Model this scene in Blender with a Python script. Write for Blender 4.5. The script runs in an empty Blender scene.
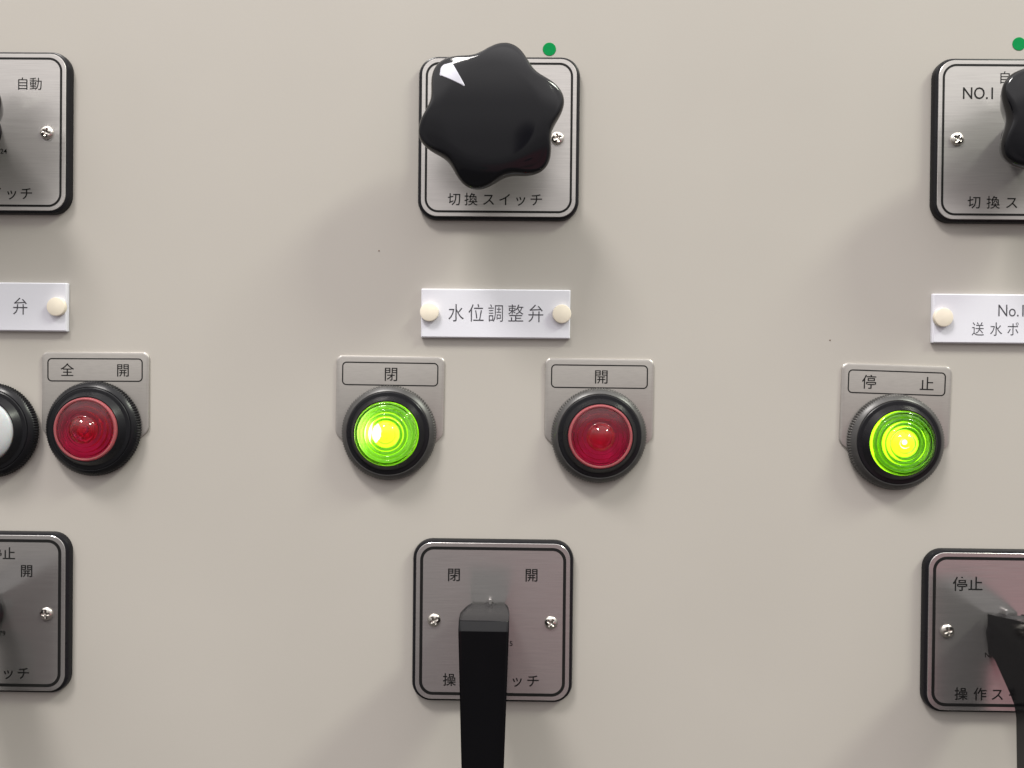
import bpy, bmesh, math
from mathutils import Matrix, Vector

scene = bpy.context.scene
COL = scene.collection
U = 0.0004            # one drawing unit in metres; panel front lies at y = 0, x right, z up

# ------------------------------------------------------------------ camera
F_PX, DIST = 800.0, 800.0
cam_d = bpy.data.cameras.new("Camera")
cam = bpy.data.objects.new("Camera", cam_d)
COL.objects.link(cam)
cam_d.sensor_fit = 'HORIZONTAL'
cam_d.sensor_width = 36.0
cam_d.lens = 36.0 * F_PX / 1024.0
cam_d.clip_start = 0.005
cam_d.clip_end = 50.0
n = Vector((522 - 512, 384 - 378, -F_PX)).normalized()       # panel normal seen from the camera
rr = math.radians(0.6)
cx = Vector((math.cos(rr), -math.sin(rr), 0))
cx = (cx - n * cx.dot(n)).normalized()
cz = cx.cross(n)
cam.matrix_world = Matrix.Translation((0, -DIST * U, 0)) @ Matrix((cx, n, cz)).to_4x4()
scene.camera = cam

# ------------------------------------------------------------------ world: the dim switch room as seen by glossy things
def new_tree(idblock):
    idblock.use_nodes = True
    t = idblock.node_tree
    t.nodes.clear()
    return t

world = bpy.data.worlds.new("World")
scene.world = world
wt = new_tree(world)
N, L = wt.nodes, wt.links
out = N.new('ShaderNodeOutputWorld')
bg = N.new('ShaderNodeBackground')
L.new(bg.outputs[0], out.inputs[0])
tc = N.new('ShaderNodeTexCoord')
sep = N.new('ShaderNodeSeparateXYZ')
L.new(tc.outputs['Generated'], sep.inputs[0])

def ramp(tree, src, stops, interp='EASE'):
    r = tree.nodes.new('ShaderNodeValToRGB')
    r.color_ramp.interpolation = interp
    el = r.color_ramp.elements
    while len(el) < len(stops):
        el.new(0.5)
    for e, (p, c) in zip(el, stops):
        e.position = p
        e.color = (*c, 1) if len(c) == 3 else c
    tree.links.new(src, r.inputs[0])
    return r.outputs[0]

def math_node(tree, op, a, b=None):
    m = tree.nodes.new('ShaderNodeMath')
    m.operation = op
    for i, v in enumerate((a, b)):
        if v is None:
            continue
        if isinstance(v, (int, float)):
            m.inputs[i].default_value = v
        else:
            tree.links.new(v, m.inputs[i])
    return m.outputs[0]

def mix_rgb(tree, fac, a, b):
    m = tree.nodes.new('ShaderNodeMix')
    m.data_type = 'RGBA'
    for i, v in ((0, fac), (6, a), (7, b)):
        if isinstance(v, (int, float)):
            m.inputs[i].default_value = v
        elif isinstance(v, tuple):
            m.inputs[i].default_value = (*v, 1)
        else:
            tree.links.new(v, m.inputs[i])
    return m.outputs[2]

zz = math_node(wt, 'MULTIPLY_ADD', sep.outputs[2], 0.5)
zz.node.inputs[2].default_value = 0.5
grey = ramp(wt, zz, [(0.0, (.12, .11, .10)), (0.28, (.13, .12, .115)), (0.34, (.22, .21, .205)), (0.42, (.29, .28, .275)), (0.50, (.40, .385, .375)),
                     (0.58, (.56, .54, .53)), (0.67, (.80, .775, .76)), (0.77, (1.62, 1.57, 1.55)), (1.0, (2.12, 2.06, 2.03))])
wn = N.new('ShaderNodeTexNoise')
wn.inputs['Scale'].default_value = 5.0
L.new(tc.outputs['Generated'], wn.inputs['Vector'])
# someone in a pink shirt below eye level, with a dark phone and sleeves: soft colour areas of the surroundings
px_ = ramp(wt, math_node(wt, 'MULTIPLY_ADD', sep.outputs[0], 0.5), [(0.40, (0, 0, 0)), (0.50, (.38, .38, .38)), (0.68, (1, 1, 1)), (0.78, (1, 1, 1)), (0.9, (0, 0, 0))])
px_.node.inputs[0].links[0].from_node.inputs[2].default_value = 0.5
pz_ = ramp(wt, zz, [(0.285, (0, 0, 0)), (0.33, (1, 1, 1)), (0.40, (1, 1, 1)), (0.46, (0, 0, 0))])
ym = ramp(wt, math_node(wt, 'MULTIPLY', sep.outputs[1], -1.0), [(0.3, (0, 0, 0)), (0.6, (1, 1, 1))])
pm = math_node(wt, 'MULTIPLY', math_node(wt, 'MULTIPLY', px_, pz_), ym)
env = mix_rgb(wt, pm, grey, (.47, .215, .24))

def blob(center, radii, color, env, soft=0.35, amount=1.0):
    acc = None
    for k in range(3):
        d = math_node(wt, 'DIVIDE', math_node(wt, 'SUBTRACT', sep.outputs[k], center[k]), radii[k])
        d = math_node(wt, 'MULTIPLY', d, d)
        acc = d if acc is None else math_node(wt, 'ADD', acc, d)
    acc = math_node(wt, 'ADD', acc, math_node(wt, 'MULTIPLY', math_node(wt, 'SUBTRACT', wn.outputs[0], 0.5), 1.2))
    m = ramp(wt, acc, [(max(0.0, 0.5 - soft), (amount,) * 3), (0.5 + soft, (0, 0, 0))])
    return mix_rgb(wt, m, env, color)

env = blob((.43, -.86, -.248), (.12, .5, .026), (.12, .12, .125), env, .12)
env = blob((-.115, -.95, -.275), (.075, .5, .05), (.19, .21, .20), env, .25)
env = blob((-.60, -.78, -.30), (.30, .5, .22), (.23, .215, .20), env, .3)
env = blob((.135, -.97, .17), (.085, .5, .12), (.14, .135, .145), env, .45)
L.new(env, bg.inputs[0])
bg.inputs[1].default_value = 1.0

# ------------------------------------------------------------------ the two ceiling lamps of the room
def area(name, loc, target, sx, sy, power, color):
    d = bpy.data.lights.new(name, 'AREA')
    d.shape = 'RECTANGLE'
    d.size, d.size_y = sx, sy
    d.energy = power
    d.color = color
    o = bpy.data.objects.new(name, d)
    COL.objects.link(o)
    o.location = loc
    o.rotation_euler = (Vector(target) - Vector(loc)).to_track_quat('-Z', 'Y').to_euler()
    return o

area("ceiling_lamp_right", (1.95, -1.0, 2.05), (0, 0, 0), 0.62, 0.34, 47, (.95, 1.0, .84))
area("ceiling_lamp_left", (-0.76, -1.0, 2.05), (0, 0, 0), 0.58, 0.34, 44, (1.0, .96, .92))

scene.view_settings.view_transform = 'Standard'
scene.view_settings.look = 'None'
scene.view_settings.exposure = 0.0
scene.view_settings.gamma = 1.0
scene.cycles.sample_clamp_indirect = 4.0
scene.cycles.max_bounces = 14
scene.cycles.transmission_bounces = 12
scene.cycles.use_denoising = True

# ------------------------------------------------------------------ materials
def mat(name, color, rough=0.5, metal=0.0, noise=0.0, nscale=(400, 400, 400), bump=0.0, bscale=None, spec=0.5, rvar=0.0, **kw):
    m = bpy.data.materials.new(name)
    t = new_tree(m)
    o = t.nodes.new('ShaderNodeOutputMaterial')
    p = t.nodes.new('ShaderNodeBsdfPrincipled')
    t.links.new(p.outputs[0], o.inputs[0])
    p.inputs['Base Color'].default_value = (*color, 1)
    p.inputs['Roughness'].default_value = rough
    p.inputs['Metallic'].default_value = metal
    p.inputs['Specular IOR Level'].default_value = spec
    for k, v in kw.items():
        p.inputs[k.replace('_', ' ')].default_value = v
    co = t.nodes.new('ShaderNodeTexCoord')

    def tex(sc, detail=4.0):
        mp = t.nodes.new('ShaderNodeMapping')
        mp.inputs['Scale'].default_value = sc
        t.links.new(co.outputs['Object'], mp.inputs[0])
        nz = t.nodes.new('ShaderNodeTexNoise')
        nz.inputs['Scale'].default_value = 1.0
        nz.inputs['Detail'].default_value = detail
        t.links.new(mp.outputs[0], nz.inputs['Vector'])
        return nz.outputs[0]
    if noise:
        f = ramp(t, tex(nscale), [(0.3, tuple(c * (1 - noise) for c in color)), (0.7, tuple(min(1, c * (1 + noise)) for c in color))], 'LINEAR')
        t.links.new(f, p.inputs['Base Color'])
    if rvar:
        f = ramp(t, tex(tuple(s * 0.6 for s in nscale)), [(0.3, (max(0.02, rough - rvar),) * 3), (0.7, (rough + rvar,) * 3)], 'LINEAR')
        t.links.new(f, p.inputs['Roughness'])
    if bump:
        b = t.nodes.new('ShaderNodeBump')
        b.inputs['Strength'].default_value = bump
        b.inputs['Distance'].default_value = 0.0001
        t.links.new(tex(bscale or nscale), b.inputs['Height'])
        t.links.new(b.outputs[0], p.inputs['Normal'])
    return m

M = {}
M['panel'] = mat('panel_paint', (.467, .439, .403), .42, noise=.018, nscale=(14, 14, 14), bump=.16, bscale=(800, 800, 800), spec=.4)
M['black'] = mat('black_moulding', (.008, .008, .010), .30, rvar=.06, nscale=(300, 300, 300), spec=.25)
M['gloss'] = mat('black_gloss', (.004, .004, .006), .07, rvar=.03, nscale=(60, 60, 60), bump=.012, bscale=(120, 120, 120), spec=.36)
M['lever'] = mat('black_lever', (.002, .002, .003), .13, rvar=.04, nscale=(200, 200, 200), bump=.015, bscale=(900, 900, 900), spec=.36)
M['steel'] = mat('brushed_steel', (.50, .48, .475), .22, metal=.82, noise=.07, nscale=(90, 60, 5200), rvar=.04, bump=.025, bscale=(60, 60, 5600))
M['satin'] = mat('satin_steel', (.60, .575, .56), .33, metal=.68, noise=.07, nscale=(90, 60, 5200), rvar=.04, bump=.02, bscale=(60, 60, 5600))
M['screw'] = mat('nickel_screw', (.78, .74, .68), .18, metal=1.0, noise=.08, nscale=(900, 900, 900))
M['ink'] = mat('black_ink', (.010, .010, .010), .5, noise=.25, nscale=(2500, 2500, 2500), spec=.2)
M['ink_grey'] = mat('engraved_grey', (.05, .05, .062), .55, noise=.2, nscale=(2500, 2500, 2500))
M['legend'] = mat('legend_metal', (.48, .455, .43), .34, metal=.65, noise=.04, nscale=(300, 300, 2500), bump=.05, bscale=(200, 200, 3000))
M['white'] = mat('white_acrylic', (.76, .76, .83), .22, noise=.015, nscale=(60, 60, 60))
M['cream'] = mat('cream_plastic', (.88, .80, .665), .38, noise=.03, nscale=(250, 250, 250))
M['pointer'] = mat('white_inlay', (.60, .60, .68), .3, noise=.03, nscale=(300, 300, 300))
M['bezel_grey'] = mat('dark_grey_ring', (.050, .048, .047), .36, noise=.15, nscale=(500, 500, 500), spec=.6)
M['sticker'] = mat('green_sticker', (.0015, .25, .065), .7, noise=.05, nscale=(500, 500, 500), spec=.08)
M['dust'] = mat('dust_speck', (.17, .12, .09), .8, noise=.2)
M['red_lens'] = mat('red_lens', (.96, .14, .37), .05, Transmission_Weight=1.0, IOR=1.46, noise=.03, nscale=(200, 200, 200))
M['green_lens'] = mat('green_lens', (.66, .97, .30), .05, Transmission_Weight=1.0, IOR=1.46, noise=.03, nscale=(200, 200, 200))
M['white_lens'] = mat('white_lens', (.53, .52, .53), .3, noise=.02, nscale=(200, 200, 200), Subsurface_Weight=.2)
M['red_cup'] = mat('red_cup', (.98, .74, .80), .3, noise=.1, nscale=(300, 300, 300))
M['green_cup'] = mat('green_cup', (.27, .52, .04), .3, noise=.1, nscale=(300, 300, 300))
M['red_rim'] = mat('red_rim', (.74, .20, .22), .18, Transmission_Weight=.6, IOR=1.46, noise=.03)  # flange of the red lens; light showing through it put into a paler colour
M['red_bulb'] = mat('red_bulb', (.85, .10, .16), .15, noise=.05, nscale=(300, 300, 300))

def emit(name, color, strength):
    m = bpy.data.materials.new(name)
    t = new_tree(m)
    o = t.nodes.new('ShaderNodeOutputMaterial')
    e = t.nodes.new('ShaderNodeEmission')
    e.inputs[0].default_value = (*color, 1)
    e.inputs[1].default_value = strength
    t.links.new(e.outputs[0], o.inputs[0])
    return m
M['led'] = emit('lit_led', (.62, 1.0, .04), 2.6)
M['led_core'] = emit('lit_led_core', (1.0, 1.0, .80), 22.0)

# ------------------------------------------------------------------ builders: local units (x right, z up, h towards the viewer)
def P(x, z, h):
    return Vector((x * U, -h * U, z * U))

def obj(name, bm, material, parent=None, loc=None, sharp=30):
    bmesh.ops.recalc_face_normals(bm, faces=bm.faces)
    me = bpy.data.meshes.new(name)
    bm.to_mesh(me)
    bm.free()
    me.materials.append(material)
    for p in me.polygons:
        p.use_smooth = True
    me.set_sharp_from_angle(angle=math.radians(sharp))
    o = bpy.data.objects.new(name, me)
    COL.objects.link(o)
    if parent:
        o.parent = parent
    if loc:
        o.location = P(*loc)
    return o

def loft(rings, cap0=True, cap1=True):
    """rings: lists of (x, z, h) of equal length, closed round."""
    bm = bmesh.new()
    vs = [[bm.verts.new(P(*c)) for c in r] for r in rings]
    k = len(vs[0])
    for a, b in zip(vs, vs[1:]):
        for i in range(k):
            bm.faces.new((a[i], a[(i + 1) % k], b[(i + 1) % k], b[i]))
    if cap0:
        bm.faces.new(vs[0])
    if cap1:
        bm.faces.new(vs[-1])
    return bm

def rrect(w, hgt, r, n=10):
    pts = []
    for sx, sz, a0 in ((1, 1, 0), (-1, 1, 90), (-1, -1, 180), (1, -1, 270)):
        for i in range(n + 1):
            a = math.radians(a0 + 90 * i / n)
            pts.append((sx * (w - r) + r * math.cos(a), sz * (hgt - r) + r * math.sin(a)))
    return pts

def slab(w, hgt, r, steps):
    """rounded slab, half sizes w, hgt; steps = [(inset, h), ...]"""
    return loft([[(x, z, h) for x, z in rrect(w - i, hgt - i, max(.3, r - i))] for i, h in steps])

def frame_ring(w, hgt, r, t, h0, h1):
    o = rrect(w, hgt, r)
    i = rrect(w - t, hgt - t, max(.3, r - t))
    return loft([[(x, z, h0) for x, z in o], [(x, z, h1) for x, z in o], [(x, z, h1) for x, z in i], [(x, z, h0) for x, z in i]], False, False)

def lathe(prof, n=96, rmod=None):
    """prof [(r, h)...]; r = 0 closes with a pole."""
    bm = bmesh.new()
    rows = []
    for r, h in prof:
        if r <= 0:
            rows.append([bm.verts.new(P(0, 0, h))])
        else:
            row = []
            for i in range(n):
                q = r if rmod is None else r + rmod(i, r, h)
                a = 2 * math.pi * i / n
                row.append(bm.verts.new(P(q * math.cos(a), q * math.sin(a), h)))
            rows.append(row)
    for a, b in zip(rows, rows[1:]):
        for i in range(n):
            j = (i + 1) % n
            if len(a) == 1 and len(b) > 1:
                bm.faces.new((a[0], b[i], b[j]))
            elif len(b) == 1 and len(a) > 1:
                bm.faces.new((a[i], a[j], b[0]))
            elif len(a) > 1:
                bm.faces.new((a[i], a[j], b[j], b[i]))
    return bm

def glyphs(bm, s, size, x, z, h, thin=0.0, sx=1.0, center=True, thick=0.12):
    """adds the character(s) s; center: em box centre at (x, z); else start of the baseline"""
    c = bpy.data.curves.new('lettering', 'FONT')
    c.body = s
    c.size = 1.0
    c.offset = thin
    c.resolution_u = 3
    o = bpy.data.objects.new('lettering', c)
    COL.objects.link(o)
    dg = bpy.context.evaluated_depsgraph_get()
    me = bpy.data.meshes.new_from_object(o.evaluated_get(dg))
    bpy.data.objects.remove(o)
    bpy.data.curves.remove(c)
    t = bmesh.new()
    t.from_mesh(me)
    bpy.data.meshes.remove(me)
    ox, oz = (0.485, 0.37) if center else (0, 0)
    bmesh.ops.remove_doubles(t, verts=t.verts, dist=1e-5)
    g = bmesh.ops.extrude_face_region(t, geom=list(t.faces))
    top = {v for v in g['geom'] if isinstance(v, bmesh.types.BMVert)}
    vm = {}
    for v in t.verts:
        vm[v] = bm.verts.new(P(x + (v.co.x - ox) * size * sx, z + (v.co.y - oz) * size, h + (thick if v in top else 0)))
    for f in t.faces:
        try:
            bm.faces.new([vm[v] for v in f.verts])
        except ValueError:
            pass
    t.free()

def lettering(items, parent, material, h, thin=0.0, sx=1.0):
    """items: (text, size, x, z) or (text, size, x, z, sx) = baseline text"""
    bm = bmesh.new()
    for it in items:
        if len(it) == 4:
            glyphs(bm, it[0], it[1], it[2], it[3], h, thin, sx)
        else:
            glyphs(bm, it[0], it[1], it[2], it[3], h, thin, it[4], False)
    return obj('lettering', bm, material, parent)

def thing(name, x, z, label, cat, group=None, roll=0.0):
    o = bpy.data.objects.new(name, None)
    o.empty_display_size = 0.01
    COL.objects.link(o)
    o.location = P(x, z, 0)
    o.rotation_euler = (0, math.radians(-roll), 0)
    tag(o, label, cat, group)
    return o

def tag(o, label, cat, group=None):
    o['label'] = label
    o['category'] = cat
    if group:
        o['group'] = group

# ------------------------------------------------------------------ panel
bm = slab(1500, 1100, 8, [(0, -40), (0, -2), (2, 0)])
panel = obj('panel', bm, M['panel'])
panel['kind'] = 'structure'

# ------------------------------------------------------------------ screws
def screw_bm(R=6.4, H=3.0, rot=25):
    bm = bmesh.new()
    nr, na = 16, 56
    ca, sa = math.cos(math.radians(rot)), math.sin(math.radians(rot))

    def hh(x, z):
        r = math.hypot(x, z)
        y = H * math.sqrt(max(0, 1 - (r / R) ** 2 * .92))
        u, v = abs(x * ca + z * sa), abs(-x * sa + z * ca)
        arm = max(min((4.3 - u) / .7, (1.25 - v) / .5), min((4.3 - v) / .7, (1.25 - u) / .5), 0)
        return y - min(1, arm) * 2.0 * max(0, 1 - r / 5.6)
    c = bm.verts.new(P(0, 0, hh(0, 0)))
    prev = None
    for k in range(1, nr + 1):
        r = R * k / nr
        row = [bm.verts.new(P(r * math.cos(2 * math.pi * i / na), r * math.sin(2 * math.pi * i / na), hh(r * math.cos(2 * math.pi * i / na), r * math.sin(2 * math.pi * i / na)))) for i in range(na)]
        for i in range(na):
            j = (i + 1) % na
            if prev is None:
                bm.faces.new((c, row[i], row[j]))
            else:
                bm.faces.new((prev[i], row[i], row[j], prev[j]))
        prev = row
    base = [bm.verts.new(P(R * math.cos(2 * math.pi * i / na), R * math.sin(2 * math.pi * i / na), -.4)) for i in range(na)]
    for i in range(na):
        j = (i + 1) % na
        bm.faces.new((prev[i], base[i], base[j], prev[j]))
    return bm

def add_screw(parent, x, z, rot):
    return obj('screw', screw_bm(rot=rot), M['screw'], parent, (x, z, 8), sharp=50)

# ------------------------------------------------------------------ switch plates
def switch_plate(t, items, line_t, line_in, thin, rots, metal='satin'):
    obj('base', slab(79.9, 80.7, 19, [(0, 0), (0, 4.5), (.8, 6.2), (2.4, 7.0)]), M['black'], t)
    fp = obj('face_plate', slab(76.4, 77.8, 16, [(0, 6.8), (0, 7.75), (.3, 8.0)]), M[metal], t)
    obj('border_line', frame_ring(76.4 - line_in, 77.8 - line_in, 13.5, line_t, 8.0, 8.12), M['ink'], fp)
    for grp in items:
        lettering(grp, fp, M['ink'], 8.0, 0.0 if any(i[0] == '動' for i in grp) else thin)
    add_screw(t, -58, 0.6, rots[0])
    add_screw(t, 58, -0.3, rots[1])
    return fp

# ------------------------------------------------------------------ star knob
def knob_r(a, rot):
    c = math.cos(6 * (a - rot))
    return 62.7 + 5.4 * c - .1 * c * c

KBACK = [(24, 44), (17, 44.4), (14.5, 46), (11, 51), (6.5, 58.5), (2.4, 66), (.5, 70)]
KEDGE = [(0, 0), (.2, .22), (.8, .5), (1.8, .75), (3.2, .92), (5, 1)]
KI = 5.0

def dome(r):
    return 86.6 - .0011 * r * r - .0104 * max(0, r - 42) ** 2

def knob_h(r, a, rot):
    R = knob_r(a, rot)
    ins = max(0, R - r)
    if ins < KI:
        for (i0, g0), (i1, g1) in zip(KEDGE, KEDGE[1:]):
            if i0 <= ins <= i1:
                return 72 + (dome(R - KI) - 72) * (g0 + (g1 - g0) * (ins - i0) / (i1 - i0))
    return dome(r)

def star_knob(t, rot_deg, pointer_deg, off=0.0):
    rot = math.radians(rot_deg)
    n = 192
    rings = []
    for ins, h in KBACK + [(i, None) for i, g in KEDGE]:
        ring = []
        for i in range(n):
            a = 2 * math.pi * i / n
            R = knob_r(a, rot)
            ring.append(((R - ins) * math.cos(a), (R - ins) * math.sin(a), knob_h(R - ins, a, rot) if h is None else h))
        rings.append(ring)
    for s in (.97, .94, .91, .88, .84, .8, .76, .72, .66, .6, .5, .38, .2, .06):
        ring = []
        for i in range(n):
            a = 2 * math.pi * i / n
            w = max(0, (s - .4) / .6)
            r = ((knob_r(a, rot) - KI) * w + 56 * (1 - w)) * s
            ring.append((r * math.cos(a), r * math.sin(a), knob_h(r, a, rot)))
        rings.append(ring)
    k = obj('knob', loft(rings), M['gloss'], t, (off, 0, 0), sharp=60)
    # white kite let into the lobe
    pa = math.radians(pointer_deg)
    ux, uz = math.cos(pa), math.sin(pa)
    bm = bmesh.new()
    outline = [(61.5, 1.2), (61.0, 2.4), (57.2, 7.4), (56, 7.9), (54.5, 7.2), (33, .6), (32.6, 0), (33, -.6), (54.5, -7.2), (56, -7.9), (57.2, -7.4), (61.0, -2.4), (61.5, -1.2)]

    fine = []
    for (a0, p0), (a1, p1) in zip(outline, outline[1:] + outline[:1]):
        k_ = 8 if math.hypot(a1 - a0, p1 - p0) > 8 else 2
        fine += [(a0 + (a1 - a0) * j / k_, p0 + (p1 - p0) * j / k_) for j in range(k_)]
    outline = fine

    def pt(al, pe, up):
        x, z = al * ux - pe * uz, al * uz + pe * ux
        return P(x, z, knob_h(math.hypot(x, z), math.atan2(z, x), rot) + up)
    def ring(s, up):
        return [bm.verts.new(pt(53 + (al - 53) * s, pe * s, up)) for al, pe in outline]
    rows = [ring(1.0, -1.0), ring(1.0, .45), ring(.93, .8)] + [ring(q, .8) for q in (.8, .65, .5, .35, .2, .08)]
    m = len(outline)
    for a, b in zip(rows, rows[1:]):
        for i in range(m):
            bm.faces.new((a[i], a[(i + 1) % m], b[(i + 1) % m], b[i]))
    bm.faces.new(rows[-1])
    obj('pointer', bm, M['pointer'], k)
    obj('shaft', lathe([(0, 8), (21, 8), (21, 20), (18, 24), (18, 46), (0, 46)], 64), M['gloss'], t, (off * .6, 0, 0))
    return k

SW = 13.4

def row_text(s, xs, z, size=SW):
    small = {'ッ': 1.0}
    return [(c, size * small.get(c, 1.0), x, z) for c, x in zip(s, xs)]

G1 = 'rotary switches with black star knobs in the top row'
t = thing('rotary_switch', -25.5, 237.2, 'square steel switch plate with a whole black star knob pointing to upper left', 'switch', G1)
switch_plate(t, [row_text('切換スイッチ', (-43.6, -27, -9.6, 6.6, 22, 37.6), -61)], 2.2, 3.6, .006, (20, 20))
star_knob(t, 136, 136, -5)
t = thing('rotary_switch', 482.2, 238.2, 'steel switch plate lettered NO.1, its black star knob cut by the right edge', 'switch', G1)
switch_plate(t, [row_text('切換スイッチ', (-40.5, -22, -4, 14, 32, 50), -61.2), [('NO.1', 16.5, -53.8, 40, .86)], [('自', 13, -12.4, 61), ('動', 13, 3, 61)]], 2.2, 3.6, .006, (60, 10))
star_knob(t, 150, 90, 9)
t = thing('rotary_switch', -533.0, 239.5, 'steel switch plate at the left edge marked with automatic setting above its right screw', 'switch', G1)
switch_plate(t, [row_text('イッチ', (7, 22.5, 37.4), -61), [('自', 13.3, 33, 48), ('動', 13.3, 46.2, 48)], [('24', 7, 11, -21.5, 1.0)]], 2.2, 3.6, .006, (40, 70))
star_knob(t, 10, 130, -14)

# ------------------------------------------------------------------ lever switches
def lever_bm():
    prof = [(18, 13), (20, 30), (24, 52), (31, 92), (31, 107.4), (30.6, 108.2), (24, 111.6), (23, 112), (-150, 101), (-156, 96), (-156, 68), (-150, 64),
            (-62, 64), (-50, 61), (-42, 54), (-19, 27), (-18, 13)]
    def half(z, h):
        w = 18.6 + 3.2 * min(1, max(0, (h - 13) / 80))
        if h < 32 and abs(z) > 10:
            w -= 2.2 * (1 - (h - 13) / 19)
        return w - max(0, (20 - z)) * .028
    rings = []
    for s, ins in ((-1, 2.2), (-1, .6), (-1, 0), (1, 0), (1, .6), (1, 2.2)):
        cz = sum(p[0] for p in prof) / len(prof)
        ring = []
        dd = {2.2: 0, .6: .7, 0: 2.2}[ins]
        m = len(prof)
        for i, (z, h) in enumerate(prof):
            (z0, h0), (z1, h1) = prof[i - 1], prof[(i + 1) % m]
            tz, th = z1 - z0, h1 - h0
            q = math.hypot(tz, th)
            nz, nh = -th / q, tz / q          # inward
            ring.append((s * (half(z, h) - dd), z + nz * ins * IN, h + nh * ins * IN))
        rings.append(ring)
    return loft(rings)
IN = -1.0

def lever_switch(x, z, label, items, rots):
    t = thing('lever_switch', x, z, label, 'switch', 'lever switches in the bottom row')
    switch_plate(t, items, 3.0, 3.9, .010, rots, 'steel')
    hub = obj('hub', lathe([(0, 8), (15.5, 8), (15.5, 10), (18.8, 10.5), (19, 12), (19, 22), (0, 22)], 64), M['lever'], t, (-2.5, 0, 0))
    obj('index_nub', slab(1.6, 3.2, 1.4, [(0, 8), (0, 12), (.6, 13)]), M['steel'], hub, (0, 20.5, 0))
    obj('handle', lever_bm(), M['lever'], t, (-4, 0, 0), sharp=20)
    return t

lever_switch(-26.7, -242.0, 'whole steel switch plate with a black lever hanging down from its middle',
             [row_text('操作スイッチ', (-42.5, -26, -9.5, 7, 24.8, 40.6), -58.6), [('閉', 14, -39, 46)], [('開', 14, 38, 46.6)], [('5', 7, 17, -24, 1.0)]], (30, 55))
lever_switch(479.5, -245.4, 'steel switch plate reflecting pink, its lever cut off by the right edge',
             [row_text('操作スイッチ', (-43.5, -25, -8, 9, 26, 43), -61.5), [('停', 15, -46, 47), ('止', 15, -31, 47.3)], [('NR', 7, -21, -25, 1.0)]], (15, 35))
lever_switch(-530.7, -240.2, 'dark grey steel switch plate cut by the left edge, lowest on that side',
             [row_text('イッチ', (3.5, 19.6, 35), -60.4), [('停', 13.5, 6, 59.5), ('止', 13.5, 19.6, 59.3)], [('開', 13.5, 37.5, 42.2)], [('79', 7, 10, -23, 1.0)]], (50, 5))

# ------------------------------------------------------------------ indicator lamps
def lens_bm(stepped=True):
    """moulded cap: rim lip, shoulder (stepped rings or smooth) and a small domed centre"""
    B = 16.5                                    # height of the bezel face
    pr = [(31.0, 9.0), (31.2, B + 3.0), (30.7, B + 4.2), (29.6, B + 4.6)]
    if stepped:
        r, h = 28.6, B + 3.6
        pr.append((r, h))
        for i in range(4):
            pr += [(r - .15, h + .9), (r - .7, h + 1.7), (r - 1.8, h + 2.2), (r - 2.9, h + 1.9), (r - 3.5, h + 1.1), (r - 3.75, h + .6)]
            r -= 3.8
            h += .9
        pr.append((r, h))
    else:
        pr += [(28.4, B + 4.2), (27.9, B + 4.3), (25, B + 6.2), (21, B + 8.0), (17.4, B + 9.0), (14.6, B + 9.4)]
        r, h = 13.6, B + 9.6
        pr.append((r, h))
    for i in range(1, 11):
        a = math.radians(62 * i / 10)
        R = r / math.sin(math.radians(62))
        q = R * math.sin(math.radians(62) - a)
        pr.append((q if i < 10 else 0, h + R * (math.cos(math.radians(62) - a) - math.cos(math.radians(62)))))
    hi = B + 3
    inner = [(0, hi + 4.4), (3.4, hi + 4.2), (4.0, hi + 3.0), (7.6, hi + 2.8), (8.2, hi + 4.0), (12, hi + 3.2), (12.6, hi + 1.6), (16, hi + 1.4), (16.6, hi + 2.4), (20, hi + 1.2), (20.6, hi - .6), (24, hi - 1), (24.6, hi), (28, hi - 2), (28.4, 9.0)]
    if not stepped:
        inner = [(0, hi + 5.0), (3.0, hi + 4.6), (3.4, hi + 1.4), (8.0, hi + 4.2), (8.4, hi + .8), (12.6, hi + 3.4), (13.0, hi - .2), (17, hi + 2.2), (17.4, hi - 1.2), (21.4, hi + 1.2), (21.8, hi - 2.2), (25.4, hi - .4), (25.8, hi - 3), (28.4, hi - 2.4), (28.6, 9.0)]
    return lathe(pr + inner + [(31.0, 9.0)], 96)

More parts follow.
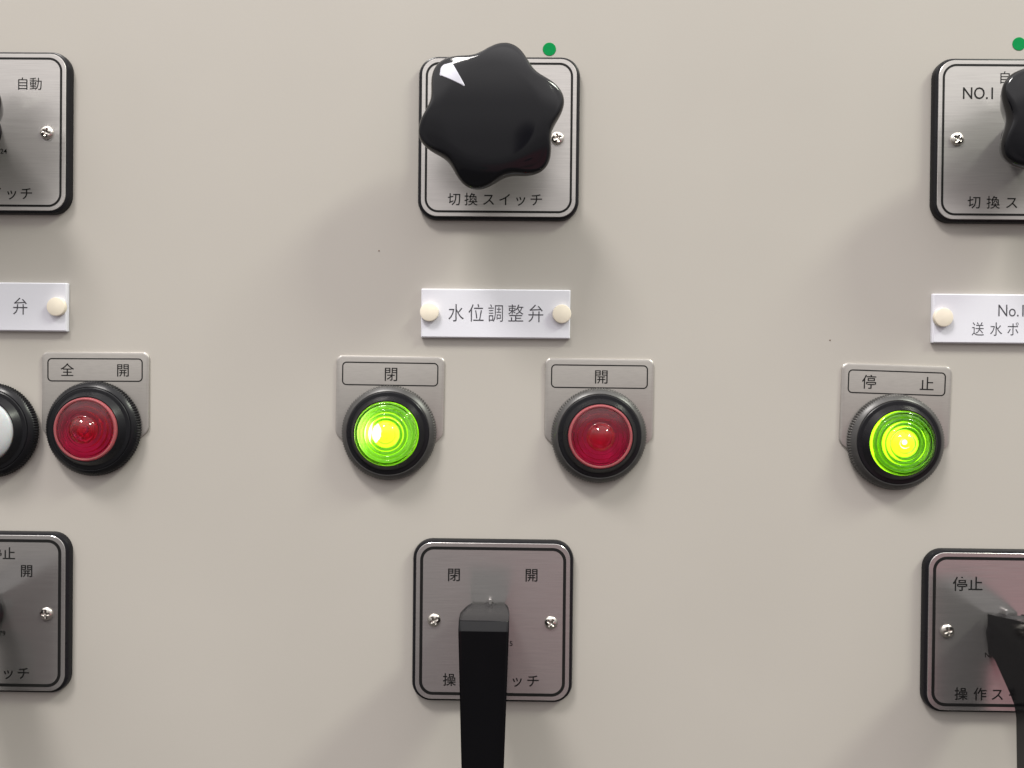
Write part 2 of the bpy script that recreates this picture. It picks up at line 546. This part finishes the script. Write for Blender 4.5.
def lamp(x, z, label, color, items, plate=True, roll=0.0, led=0.0, dr=1.0):
    t = thing('indicator_lamp', x, z, label, 'lamp', 'round indicator lamps in the middle row', roll)
    if plate:
        top, w = 76.5, 54.2
        pts = [(x_, z_) for x_, z_ in ((w, 6), (w, top - 6))]
        ol = [(w, 2)]
        for i in range(9):
            a = math.radians(90 * i / 8)
            ol.append((w - 6 + 6 * math.cos(a), top - 6 + 6 * math.sin(a)))
        for i in range(9):
            a = math.radians(90 + 90 * i / 8)
            ol.append((-w + 6 + 6 * math.cos(a), top - 6 + 6 * math.sin(a)))
        ol.append((-w, 2))
        for i in range(1, 24):
            a = math.radians(180 + 180 * i / 24)
            ol.append((w * math.cos(a), 2 + 20 * math.sin(a)))
        def ins(d):
            return [(x_ * (1 - d / 54), (z_ - 25) * (1 - d / 50) + 25) for x_, z_ in ol]
        lp = obj('legend_plate', loft([[(a, b, 0) for a, b in ins(0)], [(a, b, 1.5) for a, b in ins(0)], [(a, b, 2.1) for a, b in ins(.5)], [(a, b, 2.4) for a, b in ins(1.5)]]), M['legend'], t)
        fr = obj('border_line', frame_ring(48.2, 11.8, 4.5, 1.2, 2.4, 2.5), M['ink'], lp, (0, 58.6, 0))
        for it in items:
            lettering([it], lp, M['ink'], 2.4, .004)
    nk = 110
    serr = lambda i, r, h: (0.75 if i % 2 else -0.35) if 3.0 < h < 9.3 and r > 44 else 0
    rim = M['bezel_grey'] if plate and color != 'red_dark' else M['black']
    rg = obj('knurled_ring', lathe([(31.6, 2.5), (46.6, 2.5), (47.0, 3.2), (46.4, 7.5), (45.2, 9.2), (42.8, 11.6), (41.8, 12.2), (41.0, 12.0), (41.0, 7), (31.6, 7), (31.6, 2.5)], 2 * nk, serr), rim, t, sharp=35)
    obj('bezel', lathe([(31.8, 6), (40.9, 6), (40.9, 12.4), (40.2, 13.0), (37, 13.4), (33.4, 18.6), (32.6, 19.6), (31.7, 19.4), (31.5, 11), (31.8, 6)], 128), M['black'], t)
    key = {'green': 'green', 'red': 'red', 'red_dark': 'red', 'white': 'white'}[color]
    if key == 'white':
        prof = [(0, 8.5), (31.4, 8.5), (31.4, 17.5), (30.8, 19)]
        for i in range(1, 13):
            a = math.radians(90 * i / 12)
            prof.append((30.8 * math.cos(a) if i < 12 else 0, 19 + 7 * math.sin(a)))
        obj('lens', lathe(prof, 96), M['white_lens'], t)
        return t
    ln = obj('lens', lens_bm(key == 'green'), M[key + '_lens'], t, sharp=50)
    if key == 'red':
        obj('lens_rim', lathe([(28.0, 16), (31.4, 16), (31.5, 19.4), (30.9, 20.9), (29.8, 21.4), (28.7, 21.1), (28.0, 20.2), (28.0, 16)], 96), M['red_rim'], ln)
    obj('reflector', lathe([(31.0, 7.0), (28.0, 8.8), (27.2, 8.0), (13.5, 3.4), (0, 3.2), (0, 2.7), (31.0, 2.7), (31.0, 7.0)], 64), M[key + '_cup'], t)
    bulb = lathe([(0, 3.3), (13.5, 3.3), (13.5, 6), (12.2, 9), (9.5, 11), (5, 12.4), (0, 12.8)], 48)
    bu = obj('bulb', bulb, M['led'] if key == 'green' else M['red_bulb'], t, (led * .4, 0, 0))
    if key == 'green':
        obj('diode', lathe([(0, 8), (6 * dr, 8), (6 * dr, 11), (4.8 * dr, 13.8), (2.8 * dr, 15.2), (0, 15.6)], 32), M['led_core'], bu, (led, .5, 0))
    return t

lamp(-132.0, -56.0, 'glowing green lamp nearest the centre, beside an unlit red one', 'green', [('閉', 15, .6, 58.4)], roll=-.3, led=-7.5, dr=1.3)
lamp(77.0, -56.4, 'unlit red lamp right of a glowing green one, single character on its tab', 'red', [('開', 15, 1.6, 58.4)], roll=-.1)
lamp(370.0, -59.4, 'glowing green lamp at right, with two characters on its metal tab', 'green', [('停', 15, -27.4, 58.4), ('止', 15, 29.4, 58.4)], roll=-1.4, led=1.5, dr=.3)
lamp(-428.2, -55.0, 'unlit dark red lamp with two characters on its tab, beside a white lamp', 'red_dark', [('全', 14, -28.2, 58.4), ('開', 14, 28, 58.4)], roll=.3)
lamp(-531.5, -58.0, 'white lamp in a black ring cut by the left edge', 'white', [], plate=False)

# ------------------------------------------------------------------ nameplates
def nameplate(x, z, label, items, half_w=74.2):
    t = thing('nameplate', x, z, label, 'nameplate', 'white nameplates pinned below the top switches')
    pl = obj('plate', slab(half_w, 24.4, 1.0, [(0, .4), (0, 3.6), (1.2, 5.2)]), M['white'], t)
    for grp in items:
        lettering(grp, pl, M['ink_grey'], 5.2, -.004, .87)
    for s in (-1, 1):
        obj('pin', lathe([(9.1, 5.0), (9.3, 5.4), (9.3, 8.6), (9.0, 9.3), (8.3, 9.6), (0, 9.7)], 48), M['cream'], t, (s * 65.6, .8 if s < 0 else .2, 0))
    return t

nameplate(-26.9, 63.6, 'white nameplate with five characters, pinned under the middle star knob',
          [[(c, 19.0, x, .4) for c, x in zip('水位調整弁', (-39.6, -19.6, 0, 19.8, 39.8))]])
nameplate(479.1, 63.2, 'white nameplate with two lines of lettering, cut by the right edge',
          [[('No.1', 17, -11.5, 2.5, .82)], [(c, 14.5, x, -10.2) for c, x in zip('送水ポンプ', (-30.4, -12.6, 4, 21, 38))]])
nameplate(-530.3, 66.0, 'white nameplate cut by the left edge, one character and one pin showing', [[('弁', 18.5, 27.4, .4)]])

# ------------------------------------------------------------------ stickers and specks
for x, z, lb in ((23.8, 327.8, 'round green sticker above the middle switch plate'), (488.0, 335.5, 'round green sticker cut by the right edge of the picture')):
    o = obj('sticker', lathe([(0, 0.02), (6.5, 0.02), (6.6, .2), (6.3, .36), (0, .36)], 48), M['sticker'], None, (x, z, 0), sharp=8)
    tag(o, lb, 'sticker', 'green dot stickers')

for x, z in ((-144.5, 125.8), (306.0, 40.8)):
    obj('paint_speck', lathe([(0, .02), (.8, .02), (.6, .3), (0, .35)], 12), M['dust'], panel, (x, z, 0))
